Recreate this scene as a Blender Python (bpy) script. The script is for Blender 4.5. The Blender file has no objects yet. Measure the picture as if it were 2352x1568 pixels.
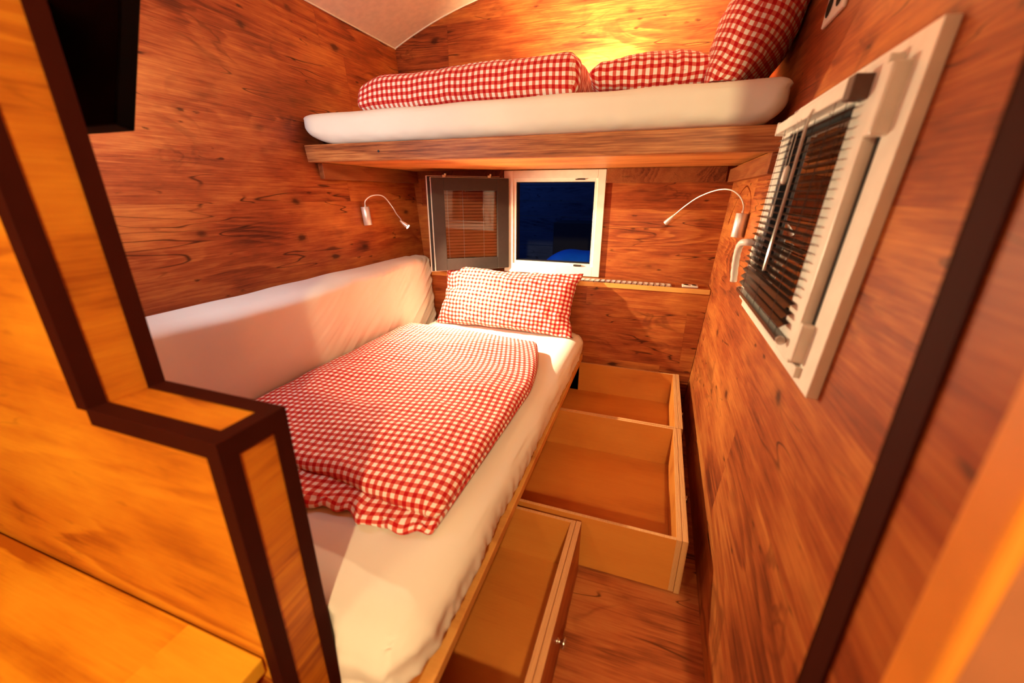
import bpy, math, random
from mathutils import Vector, Matrix, noise
random.seed(7)
PI = math.pi
S = bpy.context.scene
C = S.collection
H = 1.217                       # camera height over the floor
S.view_settings.view_transform = 'Standard'
S.view_settings.look = 'None'
S.view_settings.gamma = 1
S.view_settings.use_curve_mapping = False
S.view_settings.exposure = -0.45

# ---------------------------------------------------------------- camera
cam = bpy.data.cameras.new('camera'); co = bpy.data.objects.new('camera', cam); C.objects.link(co)
cam.sensor_fit = 'HORIZONTAL'; cam.sensor_width = 36; cam.lens = 14.341; cam.clip_start = 0.01
co.location = (0, 0, H)
co.rotation_euler = (Matrix.Rotation(0.339560, 3, 'Z') @ Matrix.Rotation(PI/2-0.344771, 3, 'X') @ Matrix.Rotation(0.0033, 3, 'Z')).to_euler()
cam.dof.use_dof = True; cam.dof.focus_distance = 1.9; cam.dof.aperture_fstop = 1.7
S.camera = co

# ---------------------------------------------------------------- world: night
W = bpy.data.worlds.new('night'); S.world = W; W.use_nodes = True
W.node_tree.nodes['Background'].inputs[0].default_value = (0.05, 0.12, 0.5, 1)
W.node_tree.nodes['Background'].inputs[1].default_value = 0.05

# ---------------------------------------------------------------- lights
def area(name, loc, aim, size, power, col, shape='DISK', spread=PI):
    l = bpy.data.lights.new(name, 'AREA'); l.shape = shape; l.size = size; l.energy = power; l.color = col; l.spread = spread
    o = bpy.data.objects.new(name, l); C.objects.link(o); o.location = loc
    o.rotation_euler = (Vector(aim)-Vector(loc)).to_track_quat('-Z', 'Y').to_euler(); return o
def spot(name, loc, aim, power, col, angle, blend, rad):
    l = bpy.data.lights.new(name, 'SPOT'); l.energy = power; l.color = col; l.spot_size = angle; l.spot_blend = blend; l.shadow_soft_size = rad
    o = bpy.data.objects.new(name, l); C.objects.link(o); o.location = loc
    o.rotation_euler = (Vector(aim)-Vector(loc)).to_track_quat('-Z', 'Y').to_euler(); return o
WARM = (1.0, 0.76, 0.38)
area('ceiling_light', (0.275, -1.45, 2.02), (-0.2, 1.2, 0.5), 0.09, 80, WARM)
LEDA = Vector((-1.345, 2.055, 1.040))
spot('reading_lamp_spill', LEDA, (-0.15, 1.98, 0.42), 270, (1.0, 0.82, 0.48), math.radians(146), 1.0, 0.012)
spot('reading_lamp_beam', LEDA, (-0.84, 2.10, 0.42), 50, (1.0, 0.88, 0.62), math.radians(48), 0.22, 0.006)
area('fill_light_left', (-0.95, -0.95, 1.98), (0.1, 1.3, 1.1), 0.22, 12, WARM)  # unseen fill, added to brighten the right wall and its window frame
LEDB = Vector((-0.47, 2.43, 1.690))
spot('bunk_lamp_beam', LEDB, (-0.40, 2.6, 1.88), 330, (1.0, 0.82, 0.42), math.radians(165), 0.8, 0.01)

# ---------------------------------------------------------------- materials
class NT:
    def __init__(s, name):
        s.m = bpy.data.materials.new(name); s.m.use_nodes = True; s.t = s.m.node_tree
        s.b = s.t.nodes['Principled BSDF']
    def n(s, typ, **kw):
        nd = s.t.nodes.new(typ)
        for k, v in kw.items(): setattr(nd, k, v)
        return nd
    def L(s, a, b): s.t.links.new(a, b)
    def set(s, inp, v):
        if isinstance(v, bpy.types.NodeSocket): s.L(v, inp)
        else: inp.default_value = v
    def math(s, op, a, b=0.0, c=None, clamp=False):
        nd = s.n('ShaderNodeMath', operation=op); nd.use_clamp = clamp
        s.set(nd.inputs[0], a); s.set(nd.inputs[1], b)
        if c is not None: s.set(nd.inputs[2], c)
        return nd.outputs[0]
    def comb(s, x, y, z):
        nd = s.n('ShaderNodeCombineXYZ'); s.set(nd.inputs[0], x); s.set(nd.inputs[1], y); s.set(nd.inputs[2], z); return nd.outputs[0]
    def noise(s, v, scale=1.0, detail=3.0, rough=0.5, dist=0.0):
        nd = s.n('ShaderNodeTexNoise'); s.L(v, nd.inputs['Vector']); nd.inputs['Scale'].default_value = scale
        nd.inputs['Detail'].default_value = detail; nd.inputs['Roughness'].default_value = rough; nd.inputs['Distortion'].default_value = dist
        return nd.outputs[0]
    def ramp(s, f, stops):
        nd = s.n('ShaderNodeValToRGB'); s.L(f, nd.inputs[0]); e = nd.color_ramp.elements
        while len(e) < len(stops): e.new(0.5)
        for i, (p, c) in enumerate(stops):
            e[i].position = p; e[i].color = (*c, 1) if len(c) == 3 else c
        return nd.outputs[0]
    def mix(s, f, a, b, typ='MIX'):
        nd = s.n('ShaderNodeMix', data_type='RGBA', blend_type=typ); s.set(nd.inputs[0], f)
        s.set(nd.inputs[6], a if isinstance(a, bpy.types.NodeSocket) else (*a, 1)); s.set(nd.inputs[7], b if isinstance(b, bpy.types.NodeSocket) else (*b, 1))
        return nd.outputs[2]
    def smooth(s, x, a, b, lo=0.0, hi=1.0):
        nd = s.n('ShaderNodeMapRange', interpolation_type='SMOOTHSTEP'); s.set(nd.inputs[0], x)
        nd.inputs[1].default_value = a; nd.inputs[2].default_value = b; nd.inputs[3].default_value = lo; nd.inputs[4].default_value = hi
        return nd.outputs[0]

def plain(name, col, rough=0.5, metal=0.0, bump=0.0, bscale=200, spec=0.5, emit=None, estr=0):
    k = NT(name); b = k.b
    b.inputs['Roughness'].default_value = rough; b.inputs['Metallic'].default_value = metal
    b.inputs['Specular IOR Level'].default_value = spec
    tc = k.n('ShaderNodeTexCoord')
    nz = k.noise(tc.outputs['Object'], bscale*0.1, 4)
    f = k.smooth(nz, 0.3, 0.7)
    c2 = tuple(x*0.9 for x in col)
    k.L(k.mix(f, col, c2), b.inputs['Base Color'])
    if bump:
        bp = k.n('ShaderNodeBump'); bp.inputs['Strength'].default_value = bump; bp.inputs['Distance'].default_value = 0.001
        k.L(k.noise(tc.outputs['Object'], bscale, 2), bp.inputs['Height']); k.L(bp.outputs[0], b.inputs['Normal'])
    if emit:
        b.inputs['Emission Color'].default_value = (*emit, 1); b.inputs['Emission Strength'].default_value = estr
    return k.m

def wood(name, dark, mid, light, ax='y', across='z', plank=(0.34, 2.3), rings=7.0, knots=1.0, rough=0.45, streak=1.0, seed=0.0, stain=1.0, fibre=1.0, joint=0.3, stretch=1.0, ringamp=0.22, bramp=1.0):
    k = NT(name); b = k.b
    tc = k.n('ShaderNodeTexCoord'); sp = k.n('ShaderNodeSeparateXYZ'); k.L(tc.outputs['Object'], sp.inputs[0])
    o = {'x': sp.outputs[0], 'y': sp.outputs[1], 'z': sp.outputs[2]}
    third = [q for q in 'xyz' if q not in (ax, across)][0]
    a = k.math('MULTIPLY', o[ax], stretch); v = o[across]
    vq = k.math('MULTIPLY_ADD', o[third], 0.6, v)
    row = k.math('FLOOR', k.math('DIVIDE', k.math('ADD', vq, seed*0.37+10), plank[0]))
    wn = k.n('ShaderNodeTexWhiteNoise', noise_dimensions='1D'); k.L(k.math('ADD', row, seed), wn.inputs['W'])
    col = k.math('FLOOR', k.math('DIVIDE', k.math('MULTIPLY_ADD', wn.outputs[0], plank[1]*3, k.math('ADD', a, 20)), plank[1]))
    wn2 = k.n('ShaderNodeTexWhiteNoise', noise_dimensions='2D'); k.L(k.comb(k.math('ADD', row, seed), col, 0), wn2.inputs['Vector'])
    tone = wn2.outputs[0]
    off = k.math('MULTIPLY', tone, 37.0)
    P = lambda sa, sv, so=1.0: k.comb(k.math('MULTIPLY', a, sa), k.math('MULTIPLY', v, sv), k.math('ADD', k.math('MULTIPLY', o[third], sv), k.math('MULTIPLY', off, so)))
    # growth rings: contour lines of a stretched field
    fld = k.noise(P(0.75, 4.6), 1.0, 1.2, 0.4, 0.25)
    fld2 = k.math('MULTIPLY_ADD', k.noise(P(5, 40), 1.0, 2.0), 0.05, fld)
    rg = k.math('FRACT', k.math('MULTIPLY', fld2, rings*2.2))
    ring = k.math('MULTIPLY', k.smooth(rg, 0.0, 0.75), k.smooth(rg, 0.98, 0.82))
    ringm = k.smooth(k.noise(P(0.9, 3.4, 0.7), 1.0, 1.0), 0.50 if streak > 0.5 else 0.42, 0.66 if streak > 0.5 else 0.58)
    # fine fibres
    fb = k.noise(P(7, 190), 1.0, 3.0, 0.6)
    fb2 = k.noise(P(4.5, 38), 1.0, 4.0, 0.65)
    # broad tone
    br = k.noise(P(2.1, 5.0), 1.0, 5.0, 0.58)
    t = k.math('ADD', k.math('MULTIPLY', k.math('SUBTRACT', br, 0.5), bramp), 0.5)
    t = k.math('ADD', t, k.math('MULTIPLY', k.math('SUBTRACT', fb2, 0.5), 0.55*fibre))
    t = k.math('ADD', t, k.math('MULTIPLY', k.math('SUBTRACT', fb, 0.5), 0.6*fibre))
    t = k.math('ADD', t, k.math('MULTIPLY', k.math('SUBTRACT', tone, 0.5), 0.12))
    t = k.math('SUBTRACT', t, k.math('MULTIPLY', k.math('MULTIPLY', ring, ringm), ringamp))
    c = k.ramp(t, [(0.08, dark), (0.42, mid), (0.85, light)])
    if streak:
        # dark weathered cracks and stains
        cr = k.noise(P(1.4, 11, 0.5), 1.0, 2.0, 0.5, 0.3)
        crk = k.smooth(k.math('ABSOLUTE', k.math('SUBTRACT', cr, 0.5)), 0.010, 0.0)
        crm = k.smooth(k.noise(P(2.6, 7, 1.3), 1.0, 2.0), 0.50, 0.60)
        c = k.mix(k.math('MULTIPLY', k.math('MULTIPLY', crk, crm), 0.85*streak), c, tuple(x*0.3 for x in dark))
        # short dark nicks along the grain and soft smoky smudges beside them
        v3 = k.n('ShaderNodeTexVoronoi'); k.L(k.comb(k.math('MULTIPLY', a, 9.0), k.math('MULTIPLY', v, 26.0), k.math('MULTIPLY_ADD', o[third], 5, seed+3)), v3.inputs['Vector']); v3.inputs['Scale'].default_value = 1.0
        s3 = k.n('ShaderNodeSeparateColor'); k.L(v3.outputs['Color'], s3.inputs[0])
        d3 = k.math('ADD', v3.outputs['Distance'], k.math('MULTIPLY', k.math('SUBTRACT', k.noise(P(60, 170), 1, 2), 0.5), 0.22))
        nk = k.math('MULTIPLY', k.smooth(d3, 0.20, 0.06), k.smooth(s3.outputs[1], 0.66, 0.74))
        c = k.mix(k.math('MULTIPLY', nk, 0.8*streak), c, tuple(x*0.35 for x in dark))
        sm = k.noise(P(2.2, 5.0, 2.3), 1.0, 3.0, 0.55, 1.6)
        smk = k.smooth(k.math('ABSOLUTE', k.math('SUBTRACT', sm, 0.56)), 0.05, 0.0)
        smm = k.smooth(k.noise(P(1.9, 3.5, 3.1), 1.0, 1.0), 0.52, 0.66)
        c = k.mix(k.math('MULTIPLY', k.math('MULTIPLY', smk, smm), 0.5*streak), c, dark)
    if stain:
        st = k.smooth(k.noise(P(3.0, 9, 1.7), 1.0, 3.0, 0.6), 0.60, 0.78)
        c = k.mix(k.math('MULTIPLY', st, 0.6*stain), c, tuple(x*0.7 for x in dark))
    if knots:
        vo = k.n('ShaderNodeTexVoronoi'); k.L(k.comb(k.math('MULTIPLY', a, 4.2), k.math('MULTIPLY', v, 7.5), k.math('ADD', k.math('MULTIPLY', o[third], 3), seed)), vo.inputs['Vector'])
        vo.inputs['Scale'].default_value = 1.0
        dn = k.math('ADD', vo.outputs['Distance'], k.math('MULTIPLY', k.math('SUBTRACT', k.noise(P(22, 50), 1, 3), 0.5), 0.16))
        kn = k.smooth(dn, 0.15, 0.04)
        sepc = k.n('ShaderNodeSeparateColor'); k.L(vo.outputs['Color'], sepc.inputs[0])
        kn = k.math('MULTIPLY', kn, k.smooth(sepc.outputs[0], 0.45, 0.6))
        c = k.mix(k.math('MULTIPLY', kn, 0.85*knots), c, tuple(x*0.3 for x in dark))
        halo = k.math('MULTIPLY', k.smooth(dn, 0.3, 0.08), k.smooth(sepc.outputs[0], 0.45, 0.6))
        c = k.mix(k.math('MULTIPLY', halo, 0.3*knots), c, dark)
    if joint:
        fr = k.math('FRACT', k.math('DIVIDE', k.math('ADD', vq, seed*0.37+10), plank[0]))
        jn = k.smooth(fr, 0.006, 0.0)
        fa = k.math('FRACT', k.math('DIVIDE', k.math('MULTIPLY_ADD', wn.outputs[0], plank[1]*3, k.math('ADD', a, 20)), plank[1]))
        jn = k.math('MAXIMUM', jn, k.smooth(fa, 0.0016, 0.0))
        c = k.mix(k.math('MULTIPLY', jn, joint), c, tuple(x*0.5 for x in dark))
    k.L(c, b.inputs['Base Color'])
    b.inputs['Roughness'].default_value = rough; b.inputs['Specular IOR Level'].default_value = 0.22
    bp = k.n('ShaderNodeBump'); bp.inputs['Strength'].default_value = 0.25; bp.inputs['Distance'].default_value = 0.0015
    k.L(t, bp.inputs['Height']); k.L(bp.outputs[0], b.inputs['Normal'])
    return k.m

def gingham(name, per=0.026):
    k = NT(name); b = k.b
    uv = k.n('ShaderNodeUVMap'); sp = k.n('ShaderNodeSeparateXYZ'); k.L(uv.outputs[0], sp.inputs[0])
    def stripe(s):
        f = k.math('FRACT', k.math('DIVIDE', s, per))
        return k.math('MULTIPLY', k.smooth(f, 0.0, 0.03), k.smooth(f, 0.52, 0.49))
    u, v = stripe(sp.outputs[0]), stripe(sp.outputs[1])
    s = k.math('ADD', u, v)
    vec = k.comb(k.math('MULTIPLY', sp.outputs[0], 1800), k.math('MULTIPLY', sp.outputs[1], 1800), 0)
    th = k.noise(vec, 1, 1)
    s = k.math('ADD', s, k.math('MULTIPLY', k.math('SUBTRACT', th, 0.5), 0.16))
    c = k.ramp(k.math('MULTIPLY', s, 0.5), [(0.06, (0.88, 0.82, 0.76)), (0.44, (0.66, 0.12, 0.085)), (0.56, (0.64, 0.11, 0.08)), (0.94, (0.46, 0.005, 0.009))])
    k.L(c, b.inputs['Base Color']); b.inputs['Roughness'].default_value = 0.85; b.inputs['Specular IOR Level'].default_value = 0.15
    b.inputs['Sheen Weight'].default_value = 0.1
    bp = k.n('ShaderNodeBump'); bp.inputs['Strength'].default_value = 0.2; bp.inputs['Distance'].default_value = 0.0006
    k.L(th, bp.inputs['Height']); k.L(bp.outputs[0], b.inputs['Normal'])
    return k.m

def sheet_mat():
    k = NT('white_jersey'); b = k.b
    tc = k.n('ShaderNodeTexCoord')
    n1 = k.noise(tc.outputs['Object'], 900, 2); n2 = k.noise(tc.outputs['Object'], 3, 3)
    c = k.mix(k.smooth(n2, 0.35, 0.7), (0.82, 0.79, 0.71), (0.78, 0.745, 0.665))
    k.L(c, b.inputs['Base Color']); b.inputs['Roughness'].default_value = 0.9; b.inputs['Specular IOR Level'].default_value = 0.1
    bp = k.n('ShaderNodeBump'); bp.inputs['Strength'].default_value = 0.15; bp.inputs['Distance'].default_value = 0.0005
    k.L(n1, bp.inputs['Height']); k.L(bp.outputs[0], b.inputs['Normal'])
    return k.m

def glass_mat(name, tint=(0.9, 0.92, 0.95)):
    k = NT(name); k.t.nodes.remove(k.b)
    out = k.t.nodes['Material Output']
    tr = k.n('ShaderNodeBsdfTransparent'); tr.inputs[0].default_value = (*tint, 1)
    gl = k.n('ShaderNodeBsdfGlossy'); gl.inputs['Roughness'].default_value = 0.01
    fr = k.n('ShaderNodeFresnel'); fr.inputs['IOR'].default_value = 1.5
    mx = k.n('ShaderNodeMixShader'); k.L(k.math('MULTIPLY', fr.outputs[0], 1.6, clamp=True), mx.inputs[0]); k.L(tr.outputs[0], mx.inputs[1]); k.L(gl.outputs[0], mx.inputs[2])
    k.L(mx.outputs[0], out.inputs[0]); return k.m

def ply_mat():   # layered plywood edge: lines are horizontal sheets seen end on (stacked across x)
    k = NT('plywood_edge'); b = k.b
    tc = k.n('ShaderNodeTexCoord'); sp = k.n('ShaderNodeSeparateXYZ'); k.L(tc.outputs['Object'], sp.inputs[0])
    f = k.math('FRACT', k.math('MULTIPLY', sp.outputs[0], 280))
    nz = k.noise(k.comb(k.math('MULTIPLY', sp.outputs[0], 280), k.math('MULTIPLY', sp.outputs[1], 12), sp.outputs[2]), 1, 2)
    f = k.math('ADD', f, k.math('MULTIPLY', k.math('SUBTRACT', nz, 0.5), 0.5))
    c = k.ramp(f, [(0.25, (0.30, 0.10, 0.03)), (0.5, (0.62, 0.32, 0.12)), (0.8, (0.70, 0.40, 0.17))])
    k.L(c, b.inputs['Base Color']); b.inputs['Roughness'].default_value = 0.6; return k.m

D0, D1, D2 = (0.085, 0.014, 0.005), (0.30, 0.062, 0.015), (0.57, 0.195, 0.042)
M_WY = wood('rustic_wood_along', D0, D1, D2, 'y', 'z', seed=1.0)
M_WX = wood('rustic_wood_back', D0, D1, D2, 'x', 'z', seed=3.0)
M_WXP = wood('rustic_wood_panel', D0, D1, D2, 'x', 'z', seed=5.5, plank=(0.34, 1.7))
M_FLOOR = wood('floor_wood', (0.13, 0.03, 0.01), (0.40, 0.105, 0.03), (0.56, 0.21, 0.06), 'x', 'y', seed=8.0, plank=(0.19, 1.2), rough=0.35)
M_PART = wood('partition_wood', (0.26, 0.045, 0.006), (0.60, 0.20, 0.013), (0.80, 0.36, 0.024), 'x', 'z', seed=11.0, plank=(0.9, 3), streak=0.25, stain=0.35, knots=0.6, fibre=0.5, rings=5, ringamp=0.30, bramp=1.45)
M_PEND = wood('partition_end_wood', (0.22, 0.035, 0.006), (0.58, 0.19, 0.015), (0.80, 0.36, 0.028), 'y', 'z', seed=12.0, plank=(0.9, 3), streak=0.2, stain=0.5, knots=0.2, fibre=0.7, joint=0)
M_TABLE = wood('table_wood', (0.46, 0.13, 0.008), (0.78, 0.33, 0.018), (0.86, 0.47, 0.032), 'x', 'y', seed=14.0, plank=(2, 4), streak=0, stain=0.2, knots=0, fibre=0.6, rings=7, rough=0.35, joint=0, ringamp=0.42, bramp=1.0)
M_BEAM = wood('beam_wood', (0.10, 0.025, 0.01), (0.33, 0.105, 0.035), (0.58, 0.25, 0.085), 'x', 'z', seed=17.0, plank=(2, 6), streak=0.2, stain=0, knots=0.25, fibre=1.9, rings=3, joint=0, stretch=0.4)
M_BAT = wood('batten_wood', (0.07, 0.014, 0.006), (0.20, 0.05, 0.016), (0.30, 0.10, 0.03), 'y', 'z', seed=19.0, plank=(2, 6), streak=0.5, stain=0.5, knots=0.2, joint=0)
M_UND = wood('slat_underside_wood', (0.36, 0.10, 0.025), (0.62, 0.23, 0.06), (0.75, 0.36, 0.10), 'x', 'y', seed=21.0, plank=(0.12, 9), streak=0.2, stain=0, knots=0.2, fibre=1.2, joint=0.9)
M_PLY = wood('drawer_plywood', (0.34, 0.085, 0.014), (0.52, 0.17, 0.027), (0.60, 0.23, 0.04), 'x', 'y', seed=23.0, plank=(3, 6), streak=0, stain=0.0, knots=0, fibre=0.35, rings=1, joint=0, rough=0.5)
M_PLYE = ply_mat()
M_OAK = wood('shelf_edge_wood', (0.50, 0.20, 0.05), (0.68, 0.32, 0.08), (0.78, 0.42, 0.12), 'x', 'y', seed=25.0, plank=(3, 6), streak=0, stain=0, knots=0, fibre=0.5, rings=2, joint=0)
M_TRIM = plain('dark_trim', (0.042, 0.006, 0.003), 0.65, bump=0.2, spec=0.06)
M_JAMBO = plain('orange_casing', (0.78, 0.27, 0.03), 0.5)
M_ING = sheet_mat()
M_FACE = plain('brown_facing', (0.40, 0.145, 0.06), 0.6)
M_GING = gingham('red_gingham')
M_PVC = plain('white_pvc', (0.82, 0.76, 0.68), 0.35, bump=0.05)
M_GREY = plain('anthracite_aluminium', (0.045, 0.030, 0.027), 0.5, bump=0.3, bscale=400, spec=0.2)
M_RUB = plain('black_rubber', (0.012, 0.01, 0.012), 0.6)
M_ALU = plain('satin_aluminium', (0.80, 0.78, 0.77), 0.38, metal=0.55)
M_STEEL = plain('steel', (0.6, 0.58, 0.55), 0.25, metal=1.0)
M_SLAT = plain('brown_slat', (0.045, 0.020, 0.014), 0.25, metal=0.2)
M_SLATR = plain('rust_slat', (0.75, 0.27, 0.11), 0.35, metal=0.2)
M_CLEAR = plain('clear_plastic', (0.75, 0.62, 0.55), 0.12)
M_CLEAR.node_tree.nodes['Principled BSDF'].inputs['Transmission Weight'].default_value = 0.5
M_GLASS = glass_mat('window_glass')
M_PLASTER = plain('cream_ceiling', (0.88, 0.68, 0.54), 0.8, bump=0.2, bscale=300)
M_BEAD = plain('cream_bead', (0.85, 0.78, 0.68), 0.5)
M_GRILLE = plain('grille_metal', (0.42, 0.34, 0.30), 0.35, metal=0.7)
M_BLACK = plain('black_plastic', (0.0015, 0.0015, 0.002), 0.6, spec=0.05)
M_BRKT = plain('brown_bracket', (0.10, 0.045, 0.03), 0.5)
M_SCREEN = plain('lit_screen', (0.02, 0.02, 0.03), 0.2, emit=(0.86, 0.90, 1.0), estr=13.0)
M_LED = plain('lit_led', (1, 1, 1), 0.3, emit=(1.0, 0.86, 0.6), estr=120)
M_LENS = plain('dark_lens', (0.3, 0.3, 0.3), 0.15)
M_NIGHTW = wood('outdoor_cladding', (0.02, 0.03, 0.05), (0.05, 0.07, 0.11), (0.08, 0.10, 0.15), 'x', 'z', seed=31, plank=(0.16, 9), knots=0.3, joint=1.0)
M_NBLACK = plain('dark_panel', (0.01, 0.01, 0.014), 0.8)
M_BLUE = plain('blue_cover', (0.01, 0.20, 0.75), 0.5)
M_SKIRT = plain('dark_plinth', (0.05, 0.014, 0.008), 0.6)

# ---------------------------------------------------------------- mesh builder
class MB:
    def __init__(s): s.v = []; s.f = []; s.uv = {}; s.mi = []
    def quad(s, *ids, m=0): s.f.append(tuple(ids)); s.mi.append(m)
    def hexa(s, p, m=0):      # 8 points: bottom 4 ccw, top 4 ccw
        n = len(s.v); s.v += [Vector(q) for q in p]
        for q in ((0, 3, 2, 1), (4, 5, 6, 7), (0, 1, 5, 4), (1, 2, 6, 5), (2, 3, 7, 6), (3, 0, 4, 7)):
            s.quad(*[n+i for i in q], m=m)
        return s
    def box(s, x0, x1, y0, y1, z0, z1, T=None, m=0):
        p = [(x0, y0, z0), (x1, y0, z0), (x1, y1, z0), (x0, y1, z0), (x0, y0, z1), (x1, y0, z1), (x1, y1, z1), (x0, y1, z1)]
        if T: p = [T(*q) for q in p]
        return s.hexa(p, m)
    def prism(s, pts, f0, f1, m=0):   # polygon pts (a,b); f0/f1 map (a,b)->3D at both ends
        n = len(s.v); k = len(pts)
        s.v += [Vector(f0(*p)) for p in pts] + [Vector(f1(*p)) for p in pts]
        s.quad(*[n+i for i in reversed(range(k))], m=m); s.quad(*[n+k+i for i in range(k)], m=m)
        for i in range(k): j = (i+1) % k; s.quad(n+i, n+j, n+k+j, n+k+i, m=m)
        return s
    def tube(s, path, r, seg=12, m=0, caps=True):
        path = [Vector(p) for p in path]; k = len(path); n = len(s.v)
        rr = r if isinstance(r, (list, tuple)) else [r]*k
        up = None
        for i, p in enumerate(path):
            d = (path[min(i+1, k-1)]-path[max(i-1, 0)]).normalized()
            if up is None:
                up = d.cross(Vector((0, 0, 1)))
                if up.length < 0.01: up = d.cross(Vector((1, 0, 0)))
            up = (up-d*up.dot(d)).normalized(); w = d.cross(up)
            for j in range(seg):
                a = 2*PI*j/seg; s.v.append(p+(up*math.cos(a)+w*math.sin(a))*rr[i])
        for i in range(k-1):
            for j in range(seg):
                j2 = (j+1) % seg; s.quad(n+i*seg+j, n+i*seg+j2, n+(i+1)*seg+j2, n+(i+1)*seg+j, m=m)
        if caps:
            s.quad(*[n+j for j in reversed(range(seg))], m=m); s.quad(*[n+(k-1)*seg+j for j in range(seg)], m=m)
        return s

BASE = {}
def obj(name, mb, mat, parent=None, bevel=0.0, smooth=False, label=None, seg=2):
    me = bpy.data.meshes.new(name)
    if parent is not None: off = BASE[parent.name]
    else:
        xs = [v.x for v in mb.v]; ys = [v.y for v in mb.v]; zs = [v.z for v in mb.v]
        off = Vector(((min(xs)+max(xs))/2, (min(ys)+max(ys))/2, min(zs)))
        off = Vector([round(q, 2) for q in off])
    me.from_pydata([v-off for v in mb.v], [], mb.f)
    mats = mat if isinstance(mat, (list, tuple)) else [mat]
    for q in mats: me.materials.append(q)
    for i, p in enumerate(me.polygons): p.material_index = mb.mi[i]; p.use_smooth = smooth
    if mb.uv:
        ul = me.uv_layers.new(name='UVMap')
        for p in me.polygons:
            for li, vi in zip(p.loop_indices, p.vertices): ul.data[li].uv = mb.uv.get(vi, (0, 0))
    me.validate(); me.update()
    o = bpy.data.objects.new(name, me); C.objects.link(o)
    if parent is not None: o.parent = parent
    else: o.location = off
    BASE[o.name] = off
    if bevel:
        md = o.modifiers.new('bevel', 'BEVEL'); md.width = bevel; md.segments = seg; md.limit_method = 'ANGLE'; md.angle_limit = 0.6
        md.harden_normals = False
    if label: o['label'] = label
    return o
def thing(name, loc, label, cat, group=None, kind=None):
    o = bpy.data.objects.new(name, None); C.objects.link(o); o.location = loc; o.empty_display_size = 0.05
    BASE[o.name] = Vector(loc)
    if kind: o['kind'] = kind
    else: o['label'] = label; o['category'] = cat
    if group: o['group'] = group
    return o
def tag(o, label, cat, group=None):
    o['label'] = label; o['category'] = cat
    if group: o['group'] = group
    return o
def struct(name, mb, mat, **kw):
    o = obj(name, mb, mat, **kw)
    if o.parent is None: o['kind'] = 'structure'
    return o

# ---------------------------------------------------------------- room shell (side walls lean outwards)
def xl(z): return -1.598-0.083*(z-H+0.375)
def xr(z): return 0.334+0.067*(z-H-0.07)
YB, YF, ZC = 2.60, -1.9, H+0.857
def ceil_z(x): return H+1.09-((x+0.657)**2)/4.7
T = 0.05
mb = MB(); mb.prism([(YF, 0), (YB+T, 0), (YB+T, ZC+.02), (YF, ZC+.02)], lambda y, z: (xl(z), y, z), lambda y, z: (xl(z)-T, y, z)); struct('wall_left', mb, M_WY)

# right wall with the window opening
WY0, WY1, WZ0, WZ1 = 0.90, 1.48, H-0.30, H+0.20
mb = MB()
for (y0, y1, z0, z1) in ((YF, WY0, 0, ZC+.1), (WY1, YB+T, 0, ZC+.1), (WY0, WY1, 0, WZ0), (WY0, WY1, WZ1, ZC+.1)):
    mb.prism([(y0, z0), (y1, z0), (y1, z1), (y0, z1)], lambda y, z: (xr(z), y, z), lambda y, z: (xr(z)+T, y, z))
struct('wall_right', mb, M_WY)
# back wall with opening
BX0, BX1, BZ0, BZ1 = -0.930, -0.372, H-0.45, H+0.112
mb = MB(); XA, XB_ = -1.76, 0.42
for (x0, x1, z0, z1) in ((XA, BX0, 0, H+.5), (BX1, XB_, 0, H+.5), (BX0, BX1, 0, BZ0), (BX0, BX1, BZ1, H+.5)):
    mb.box(x0, x1, YB, YB+T, z0, z1)
pts = [(XA, H+.5), (XB_, H+.5)] + [(x, ceil_z(x)+.02) for x in [XB_-(XB_-XA)*i/24 for i in range(25)]]
mb.prism(pts, lambda x, z: (x, YB, z), lambda x, z: (x, YB+T, z))
struct('wall_back', mb, M_WX)
mb = MB(); pts = [(XA, 0), (XB_, 0)] + [(x, ceil_z(x)+.02) for x in [XB_-(XB_-XA)*i/24 for i in range(25)]]
mb.prism(pts, lambda x, z: (x, YF-T, z), lambda x, z: (x, YF, z)); struct('wall_front', mb, M_WX)
mb = MB(); mb.box(XA, XB_, YF-T, YB+T, -0.04, 0); struct('floor', mb, M_FLOOR)
mb = MB(); xs = [XA+(XB_-XA)*i/40 for i in range(41)]
pts = [(x, ceil_z(x)) for x in xs]+[(x, ceil_z(x)+.04) for x in reversed(xs)]
mb.prism(pts, lambda x, z: (x, YF-T, z), lambda x, z: (x, YB+T, z)); struct('ceiling', mb, M_PLASTER)
# thin bead where the ceiling meets the walls
mb = MB(); mb.tube([(xl(ZC)+.003, YF, ZC-.001), (xl(ZC)+.003, YB, ZC-.001)], 0.004, 8); struct('trim_1', mb, M_BEAD)
mb = MB(); xs2 = [xl(ZC)+(xr(ZC+.1)-xl(ZC))*i/30 for i in range(31)]
mb.tube([(x, YB-.003, ceil_z(x)-.002) for x in xs2], 0.004, 8); struct('trim_2', mb, M_BEAD)

# ---------------------------------------------------------------- stepped partition on the left and door jamb on the right
PY0, PY1 = 0.327, 0.44
XT, XE, ZL = -0.855, -0.560, H-0.336
mb = MB()
mb.prism([(-1.72, 0), (XE, 0), (XE, ZL), (XT, ZL), (XT, ceil_z(XT)), (-1.2, ceil_z(-1.2)), (-1.5, ceil_z(-1.5)), (xl(ZC), ZC), (xl(0), 0.0)][1:], lambda x, z: (x, PY0, z), lambda x, z: (x, PY1, z))
part = thing('wall_partition', (-1.0, 0.38, 0), None, None, kind='structure')
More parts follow.
